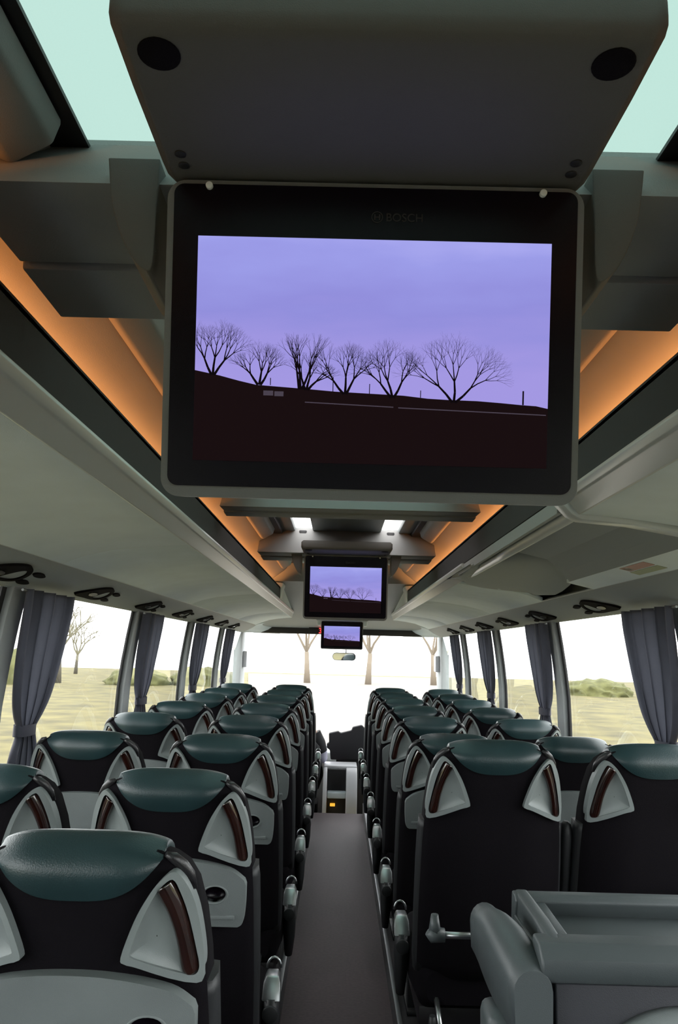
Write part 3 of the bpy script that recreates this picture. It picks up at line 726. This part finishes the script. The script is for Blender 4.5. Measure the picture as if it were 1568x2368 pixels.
# ------------------------------------------------------------------ curtains
def curtain_mesh(seed):
    rng = random.Random(seed); ph = rng.uniform(0, 6); secs = []; n = 64
    # z, start offset forward of pillar, width, fold depth
    keys = ((1.682, -.02, .42, .034), (1.60, .0, .41, .036), (1.45, .03, .37, .036), (1.32, .07, .30, .034), (1.25, .11, .22, .030), (1.205, .155, .14, .024), (1.185, .16, .13, .022), (1.16, .155, .14, .024), (1.09, .11, .20, .030), (.98, .09, .23, .032), (.875, .08, .24, .034))
    K = crom(keys, 4, False)
    for z, y0, w, f in K:
        row = []
        for k in range(n):
            t = k/(n-1)
            xx = -f*1.35*(1+math.sin(2*math.pi*(4.3*t) + ph + 1.1*math.sin(5*t+ph)))*.5
            yy = y0 + w*t + .006*math.sin(2*math.pi*11*t+ph)
            row.append((xx + glass_x(z) - 1.047, yy, z))
        secs.append(row)
    b = MB(); b.loft(secs, closed=False, caps=False); return b.mesh('drape', M['curtain'])
def tie_mesh():
    b = MB(); n = 20
    b.loft([[(.163+.030*math.cos(2*math.pi*k/n), .225+.074*math.sin(2*math.pi*k/n), z) for k in range(n)] for z in (1.170, 1.175, 1.205, 1.210)], caps=False); return b.mesh('tie_band', M['curtain'])
TIE = tie_mesh(); CMS = [curtain_mesh(s) for s in (1, 2, 3)]
CURT = ('nearest the rear', 'second from the rear', 'third from the rear', 'next to the windscreen')
for sx, nm in ((-1, 'driver\'s side'), (1, 'door side')):
    for i, py in enumerate(PILLARS[2:]):
        T = thing('curtain', (sx*1.0, py, 0), 'blue-grey tied curtain on the %s, %s' % (nm, CURT[i]), 'curtain', 'window curtains')
        # mirrored pairs: turn the same drape about the pillar axis on the other side
        o = link('drape', CMS[i % 3], T); t = link('tie_band', TIE, T)
        if sx < 0: o.scale.x = -1; t.scale.x = -1
        if i == 3 : o.scale.y = .9
        b = MB(); b.tube([(sx*.115, -.03, 1.678), (sx*.115, .42, 1.678)], .005, 6); b.build('curtain_rail', M['alu'], T)

# ------------------------------------------------------------------ stairwell console at the right foreground
SX0, SY0 = .24, 1.50
cs = thing('stairwell_console', (.7, 1.62, .085), 'slate-grey moulded stairwell console with open top tray behind tableless seats', 'console')
def cb(name, x0, x1, y0, y1, z0, z1, m, bev=.01):
    b = MB(); b.box(x0-.7, x1-.7, y0-1.62, y1-1.62, z0-.085, z1-.085); return b.build(name, m, cs, bev, 3)
def cprism(name, pts, x0, x1, m, bev=.008, smooth=False):
    """profile in (y,z) swept across the bus"""
    b = MB(); b.loft([[(x-.7, y-1.62, z-.085) for y, z in pts] for x in (x0, x1)], smooth=smooth); return b.build(name, m, cs, bev, 3)
cb('body', .33, 1.09, 1.52, 1.74, .085, .925, M['stair_d'])
cprism('front_band', [(1.475, .935), (1.468, .948), (1.470, .968), (1.49, .99), (1.535, .992), (1.54, .965), (1.54, .925), (1.48, .925)], .345, 1.09, M['stair'], .006)
cb('tray_floor', .36, 1.09, 1.53, 1.76, .940, .955, M['stair'], .003)
cprism('tray_back', [(1.755, .93), (1.735, .985), (1.745, .997), (1.775, .997), (1.785, .93)], .36, 1.09, M['stair'], .005)
# inclined side wall of the tray with two steps
cprism('tray_side', [(1.50, .94), (1.50, .990), (1.60, .998), (1.775, 1.0), (1.775, .94)], .365, .395, M['stair'], .008)
cprism('tray_step', [(1.53, .94), (1.53, .975), (1.76, .985), (1.76, .94)], .395, .425, M['stair'], .006)
# rounded end column with grab edge
secs = []
for t in range(11):
    u = t/10; y = 1.47 + .22*u
    zt = .935 + .065*math.sin(min(1, .12+u*1.0)*math.pi*.62)
    xc = .330 - .045*u; w = .030 + .010*math.sin(math.pi*min(1, u+.15))
    secs.append([(xc+w*math.cos(a)*1.0-.7, y-1.62, (zt-.035+.035*math.sin(a) if math.sin(a) > -.2 else .84 + .07*u)-.085) for a in [2*math.pi*k/18 for k in range(18)]])
b = MB(); b.loft(secs); b.build('grab_edge', M['stair'], cs)
cb('end_post', .255, .335, 1.505, 1.60, .085, .86, M['stair'], .02)
cb('front_panel', .375, 1.09, 1.495, 1.52, .30, .921, M['stair_d'], .004)
secs = [[(x-.7, y-1.62, z-.085) for x, z in rrect(.76, .50, .20, 10, .78, .64)] for y in (1.498, 1.475)]
secs.append([(x-.7, 1.462-1.62, z-.085) for x, z in rrect(.72, .46, .18, 10, .78, .64)])
b = MB(); b.loft(secs); b.build('padded_pocket', M['tray'], cs)
b = MB(); b.tube([(x-.7, y-1.62, z-.085) for x, y, z in ((.252, 1.50, .10), (.252, 1.50, .80), (.27, 1.50, .815))], .006, 8); b.build('edge_tube', M['alu'], cs)
b = MB(); b.tube([(x-.7, y-1.62, z-.085) for x, y, z in ((.30, 1.80, .893), (.20, 1.80, .893))], .007, 10); hbar = b.build('handle_bar', M['chrome'], cs)
b = MB(); b.tube([(x-.7, y-1.62, z-.085) for x, y, z in ((.218, 1.80, .893), (.190, 1.80, .893), (.182, 1.80, .900))], [.014, .016, .010], 10); b.tube([(x-.7, y-1.62, z-.085) for x, y, z in ((.196, 1.80, .893), (.196, 1.80, .935))], [.015, .008], 10); b.build('handle_knob', M['stair'], hbar)
b = MB(); b.tube([(x-.7, y-1.62, z-.085) for x, y, z in ((.295, 1.72, .893), (.30, 1.76, .893), (.30, 1.80, .893))], .008, 8); b.build('handle_bracket', M['stair'], hbar)

# ------------------------------------------------------------------ driver's area
dk = thing('dashboard_console', (.03, 8.05, -.36), 'white curved console with dark slots at the foot of the aisle', 'console')
def db(name, x0, x1, y0, y1, z0, z1, m, bev=.01):
    b = MB(); b.box(x0-.03, x1-.03, y0-8.05, y1-8.05, z0+.36, z1+.36); return b.build(name, m, dk, bev, 3)
def side(x0, x1, name):
    pts = crom([(8.30, .345), (8.05, .345), (7.90, .27), (7.80, .05), (7.82, -.15), (7.92, -.33)], 5, False) + [(8.30, -.355)]
    b = MB(); b.loft([[(x-.03, y-8.05, z+.36) for y, z in pts] for x in (x0, x1)], smooth=False); return b.build(name, M['white'], dk, .012, 3)
side(-.155, -.115, 'side_cheek'); side(.075, .185, 'side_cheek')
db('top_cover', -.155, .185, 8.02, 8.32, .32, .352, M['white'])
db('body', -.12, .08, 7.98, 8.30, -.355, .325, M['black'])
db('shelf', -.11, .075, 7.88, 8.0, .06, .12, M['panel'])
db('indicator', -.08, -.03, 7.915, 7.98, -.02, .0, M['amber'], .004)
db('kick_strip', -.11, .075, 7.86, 8.0, -.20, -.17, M['panel_d'])
ds = thing('dashboard', (0, 9.05, .25), 'dark full-width dashboard below the windscreen', 'dashboard')
b = MB(); pr = [(8.75, -.60), (8.72, .05), (8.80, .13), (9.30, .16), (9.33, -.60)]
b.loft([[(x, y-9.05, z) for y, z in pr] for x in (-1.16, 1.16)], smooth=False); b.build('dash_body', M['panel_d'], ds, .02)
b = MB(); b.box(-.9, -.3, -.28, -.10, .12, .26); b.build('instrument_hood', M['black'], ds, .03)
sw = thing('steering_wheel', (-.62, 8.66, .50), 'black steering wheel in front of the driver', 'steering wheel')
b = MB(); n = 32; b.tube([(.22*math.cos(2*math.pi*k/n), .10*math.sin(2*math.pi*k/n), .20*math.sin(2*math.pi*k/n)) for k in range(n+1)], .016, 8); b.build('rim', M['black'], sw)
b = MB(); b.tube([(0, 0, 0), (0, .06, -.10)], .05, 10); b.build('column', M['black'], sw)
for a in (0, 2.1, 4.2):
    b = MB(); b.tube([(0, 0, 0), (.21*math.cos(a), .095*math.sin(a), .19*math.sin(a))], .012, 6); b.build('spoke', M['black'], sw)
# dark folding guide seat standing up on the console edge
gs = thing('folded_seat', (.12, 8.45, .352), 'black jagged-topped folded guide seat standing beyond the white console', 'seat')
b = MB(); pts = [(-.19, .0), (-.20, .10), (-.235, .12), (-.235, .165), (-.21, .17), (-.215, .27), (-.11, .295), (-.09, .275), (.03, .305), (.04, .34), (.14, .365), (.27, .24), (.29, .0)]
b.loft([[(x-.02, y, z) for x, z in pts] for y in (0, .10)], smooth=False); b.build('cover', M['jacket'], gs, .012)
b = MB(); b.box(-.15, .25, .02, .08, -.712, .02); b.build('support', M['black'], gs, .01)
# mirror
mr_ = thing('driving_mirror', (.03, 8.95, 1.435), 'small oval driving mirror on a thin stem under the front screen', 'mirror')
secs = [[(x, y, z) for x, z in rrect(.275*s, .088*s, .043*s, 8)] for y, s in ((.0, 1), (.012, 1.02), (.03, .9))]
b = MB(); b.loft(secs); b.build('shell', M['black'], mr_, .003)
b = MB(); secs = [[(x, y, z) for x, z in rrect(.262, .076, .037, 8)] for y in (-.002, .001)]; b.loft(secs, smooth=False); b.build('mirror_glass', M['mirror'], mr_)
b = MB(); b.tube([(.02, .02, .04), (.02, .03, .20), (.03, .10, .30)], .006, 6); b.build('stem', M['black'], mr_)
mr_.rotation_euler = (math.radians(3), 0, math.radians(-13))
# clock
ck = thing('clock_display', (-.272, 9.10, 1.730), 'black clock display with red glowing digit in the front header', 'clock')
b = MB(); b.box(-.12, .09, 0, .05, -.04, .04); b.build('case', M['black'], ck, .004)
cm = text_mesh('digits', '3', .085, M['red']); dg = link('digits', cm, ck, (-.005, -.003, -.03))

# driver
def skin_body(name, verts, edges, radii, m, parent, sub=2):
    me = bpy.data.meshes.new(name); me.from_pydata(verts, edges, []); o = link(name, me, parent)
    sk = o.modifiers.new('skin', 'SKIN'); 
    for i, r in enumerate(radii):
        v = me.skin_vertices[0].data[i]; v.radius = (r, r) if not isinstance(r, tuple) else r
        v.use_root = (i == 0)
    ss = o.modifiers.new('sub', 'SUBSURF'); ss.levels = sub; ss.render_levels = sub
    me.materials.append(m); return o
pn = thing('person', (-.45, 8.14, .12), 'seated person in a dark jacket with lilac sleeves at the wheel', 'person')
V = [(0,0,.02), (0,-.02,.22), (0,-.03,.42), (0,-.01,.56), (0,.02,.64), (0,.03,.74), (0,.04,.86),
     (.19,-.01,.52), (.26,.04,.30), (.20,.28,.24), (.16,.36,.27), (-.19,-.01,.52), (-.26,.04,.30), (-.20,.28,.24), (-.16,.36,.27),
     (.10,.10,.0), (.13,.42,.02), (.13,.48,-.32), (.13,.56,-.42), (-.10,.10,.0), (-.13,.42,.02), (-.13,.48,-.32), (-.13,.56,-.42)]
E = [(0,1),(1,2),(2,3),(3,4),(4,5),(5,6),(3,7),(7,8),(8,9),(9,10),(3,11),(11,12),(12,13),(13,14),(0,15),(15,16),(16,17),(17,18),(0,19),(19,20),(20,21),(21,22)]
R_ = [(.17,.13), (.16,.12), (.18,.12), (.14,.09), .055, (.075,.09), (.07,.085), .07, .05, .038, .03, .07, .05, .038, .03, .10, .075, .055, .04, .10, .075, .055, .04]
bd = skin_body('body', V, E, R_, M['skin'], pn)
# clothing and hair
b = MB(); secs = []
for z, w, dp in ((.0, .19, .15), (.2, .185, .145), (.40, .205, .14), (.52, .215, .125), (.585, .15, .10), (.62, .08, .085)):
    secs.append([(w*math.cos(2*math.pi*k/20), -.02+dp*math.sin(2*math.pi*k/20), z) for k in range(20)])
b.loft(secs); b.build('jacket', M['jacket'], pn)
for sx in (-1, 1):
    b = MB(); b.tube([(sx*.18, -.01, .53), (sx*.235, .0, .43), (sx*.262, .02, .35)], [.078, .075, .068], 12); b.build('sleeve', M['jacket'], pn)
    b = MB(); b.tube([(sx*.258, .015, .36), (sx*.27, .04, .29), (sx*.235, .17, .255), (sx*.205, .27, .24)], [.064, .062, .052, .045], 12); b.build('shirt_sleeve', M['sleeve'], pn)
b = MB(); secs = []
for k in range(9):
    a = math.pi*(k+.3)/9.6; z = .83 + .115*math.cos(a); r = .098*math.sin(a)
    secs.append([(r*math.cos(2*math.pi*j/16)*.9, .01+r*math.sin(2*math.pi*j/16)*1.05, z) for j in range(16)])
b.loft(secs[:6]); b.build('hair', M['hair'], pn)
for sx in (-1, 1):
    b = MB(); secs = [[(sx*.078+.006*math.cos(a)*s, .03+.018*math.cos(a)*s, .80+.03*math.sin(a)*s) for a in [2*math.pi*k/10 for k in range(10)]] for s in (1, .6)]
    b.loft(secs); b.build('ear', M['skin'], pn)
    for f, (dx, l) in enumerate(((0, .05), (.014, .058), (-.014, .055), (-.027, .042), (.028, .035))):
        b = MB(); b.tube([(sx*.16+dx, .375, .275), (sx*.16+dx, .375+l*.6, .285), (sx*.16+dx*.9, .375+l*.8, .262)], [.009, .009, .007], 7); b.build('finger', M['skin'], pn)
b = MB(); b.tube([(.13, -.13, .50), (.20, -.10, .40), (.235, .02, .12), (.22, .06, -.02)], [.03, .05, .06, .03], 10); b.build('hanging_coat', M['jacket'], pn)
dsx = thing('driver_seat', (-.45, 8.10, -.36), 'dark driver seat carrying the seated person', 'seat')
b = MB(); b.loft([[(x, y, z) for x, y in rrect(.48, .46, .08, 5, 0, .12)] for z in (.21, .24, .31, .335)]); b.build('cushion', M['fabric'], dsx)
b = MB(); b.loft([[(x, y, z) for x, y in rrect(w, .07, .03, 5, 0, -.24)] for z, w in ((.34, .40), (.7, .42), (.95, .38), (1.02, .30))]); b.build('backrest', M['fabric'], dsx)
b = MB(); b.box(-.15, .15, -.05, .3, .0, .22); b.build('pedestal', M['black'], dsx, .01)

# ------------------------------------------------------------------ outside
GR = -1.35
b = MB(); b.add([(-58, -60, GR), (75, -60, GR), (75, 95, GR), (-58, 95, GR)], [(0,1,2,3)])
g = b.build('ground', M['grass'], None, fix=False); struct(g)
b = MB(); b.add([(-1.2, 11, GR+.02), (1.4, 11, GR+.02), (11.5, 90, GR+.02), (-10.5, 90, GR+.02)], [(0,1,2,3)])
struct(b.build('ground_glare', M['glare_ground'], None, fix=False))  # patch added ahead, its pale colour stands for windscreen glare
b = MB(); b.add([(-1500, -1500, GR-.4), (1500, -1500, GR-.4), (1500, 2500, GR-.4), (-1500, 2500, GR-.4)], [(0,1,2,3)])
g = b.build('ground_far', M['water'], None, fix=False); struct(g)
def bare_tree(x, y, h, seed, label):
    bk = M['bark_glare'] if abs(x) < 10 else M['bark']  # trees ahead get bark lightened to imitate windscreen glare
    rng = random.Random(seed); T = thing('bare_tree', (x, y, GR), label, 'tree', 'bare trees outside')
    tr, br = MB(), MB()
    lean = rng.uniform(-.06, .06)
    tp = [(0,0,-.1), (lean*h*.12, 0, h*.14), (lean*h*.3, rng.uniform(-.1,.1), h*.3)]
    tr.tube(tp, [h*.034, h*.026, h*.021], 8); tr.build('trunk', bk, T)
    def rec(p, d, l, r, n):
        q = p + d*l; mid = p + d*l*.5 + Vector((rng.uniform(-.06,.06), rng.uniform(-.06,.06), rng.uniform(-.03,.05)))*l
        br.tube([p, mid, q], [r, r*.85, r*.7], 5)
        if n == 0: return
        for k in range(3 if n > 1 else 2):
            e = (d + Vector((rng.uniform(-.75,.75), rng.uniform(-.75,.75), rng.uniform(-.15,.5)))).normalized()
            rec(q, e, l*rng.uniform(.62,.85), r*.62, n-1)
    for k in range(4):
        a = k*1.57 + rng.uniform(-.4,.4); rec(Vector(tp[-1]), Vector((math.cos(a)*.55, math.sin(a)*.55, 1)).normalized(), h*.2, h*.015, 4)
    br.build('branches', bk, T, fix=False)
for (x, y, h, s, lb) in ((-2.75, 68, 9, 1, 'bare tree standing ahead of the windscreen, nearer the white house'), (2.6, 68, 9, 2, 'bare tree straight ahead of the driving mirror'), (8.6, 70, 9, 3, 'bare tree ahead of the windscreen on the door side'),
                      (-20.6, 57, 7, 4, 'bare tree with dark trunk beside the pale water'), (-25.5, 75, 6, 5, 'slim bare tree next to the dark-trunked one by the water'), (-34, 62, 8, 6, 'bare tree far out on the field near the olive bush')):
    bare_tree(x, y, h, s, lb)
def bush(x, y, r, h, seed, label):
    rng = random.Random(seed); bm = bmesh.new(); bmesh.ops.create_icosphere(bm, subdivisions=4, radius=1)
    from mathutils import noise
    for v in bm.verts:
        n = v.co.normalized(); k = 1 + .22*noise.noise(n*3 + Vector((seed, 0, 0))) + .10*noise.noise(n*9)
        v.co = Vector((n.x*r*k, n.y*r*k, max(-.1, n.z*h*k)))
    for f in bm.faces: f.smooth = True
    me = bpy.data.meshes.new('bush'); bm.to_mesh(me); bm.free(); me.materials.append(M['bush'])
    return tag(link('bush', me, None, (x, y, GR)), label, 'bush', 'bushes on the field edge')
for i, (x, y, r, h, lb) in enumerate(((-23.5, 55, 1.9, 2.4, 'olive bush on the field edge beside the rear curtain'), (-15, 58, 2.2, 1.2, 'low wide olive bush by the pale water'), (-10.5, 60, 2.6, 1.3, 'broad olive bush ahead of the slim bare tree'),
                               (29, 62, 3.2, 1.4, 'broad brown bush on the door side field'), (20, 60, 2.6, 1.2, 'low brown bush on the door side near the bare tree'), (38, 60, 3.0, 1.3, 'wide brown bush far along the door side field'))):
    bush(x, y, r, h, i+1, lb)
hs = thing('house', (-21, 245, GR), 'pale two-storey house far ahead beyond the trees', 'house')
b = MB(); b.box(-6, 6, -4, 4, 0, 5); b.build('walls', M['render_w'], hs)
b = MB(); b.loft([[(x, -4.4, 5), (x, 0, 8), (x, 4.4, 5)] for x in (-6.3, 6.3)], smooth=False); b.build('roof', M['roof'], hs)
for x in (-4, -1.3, 1.3, 4):
    for z in (.9, 3.2):
        b = MB(); b.box(x-.5, x+.5, -4.05, -3.9, z, z+1.3); b.build('window_pane', M['pane'], hs)
b = MB(); b.box(-3.2, -2.4, -.4, .4, 6.5, 8.8); b.build('chimney', M['roof'], hs)
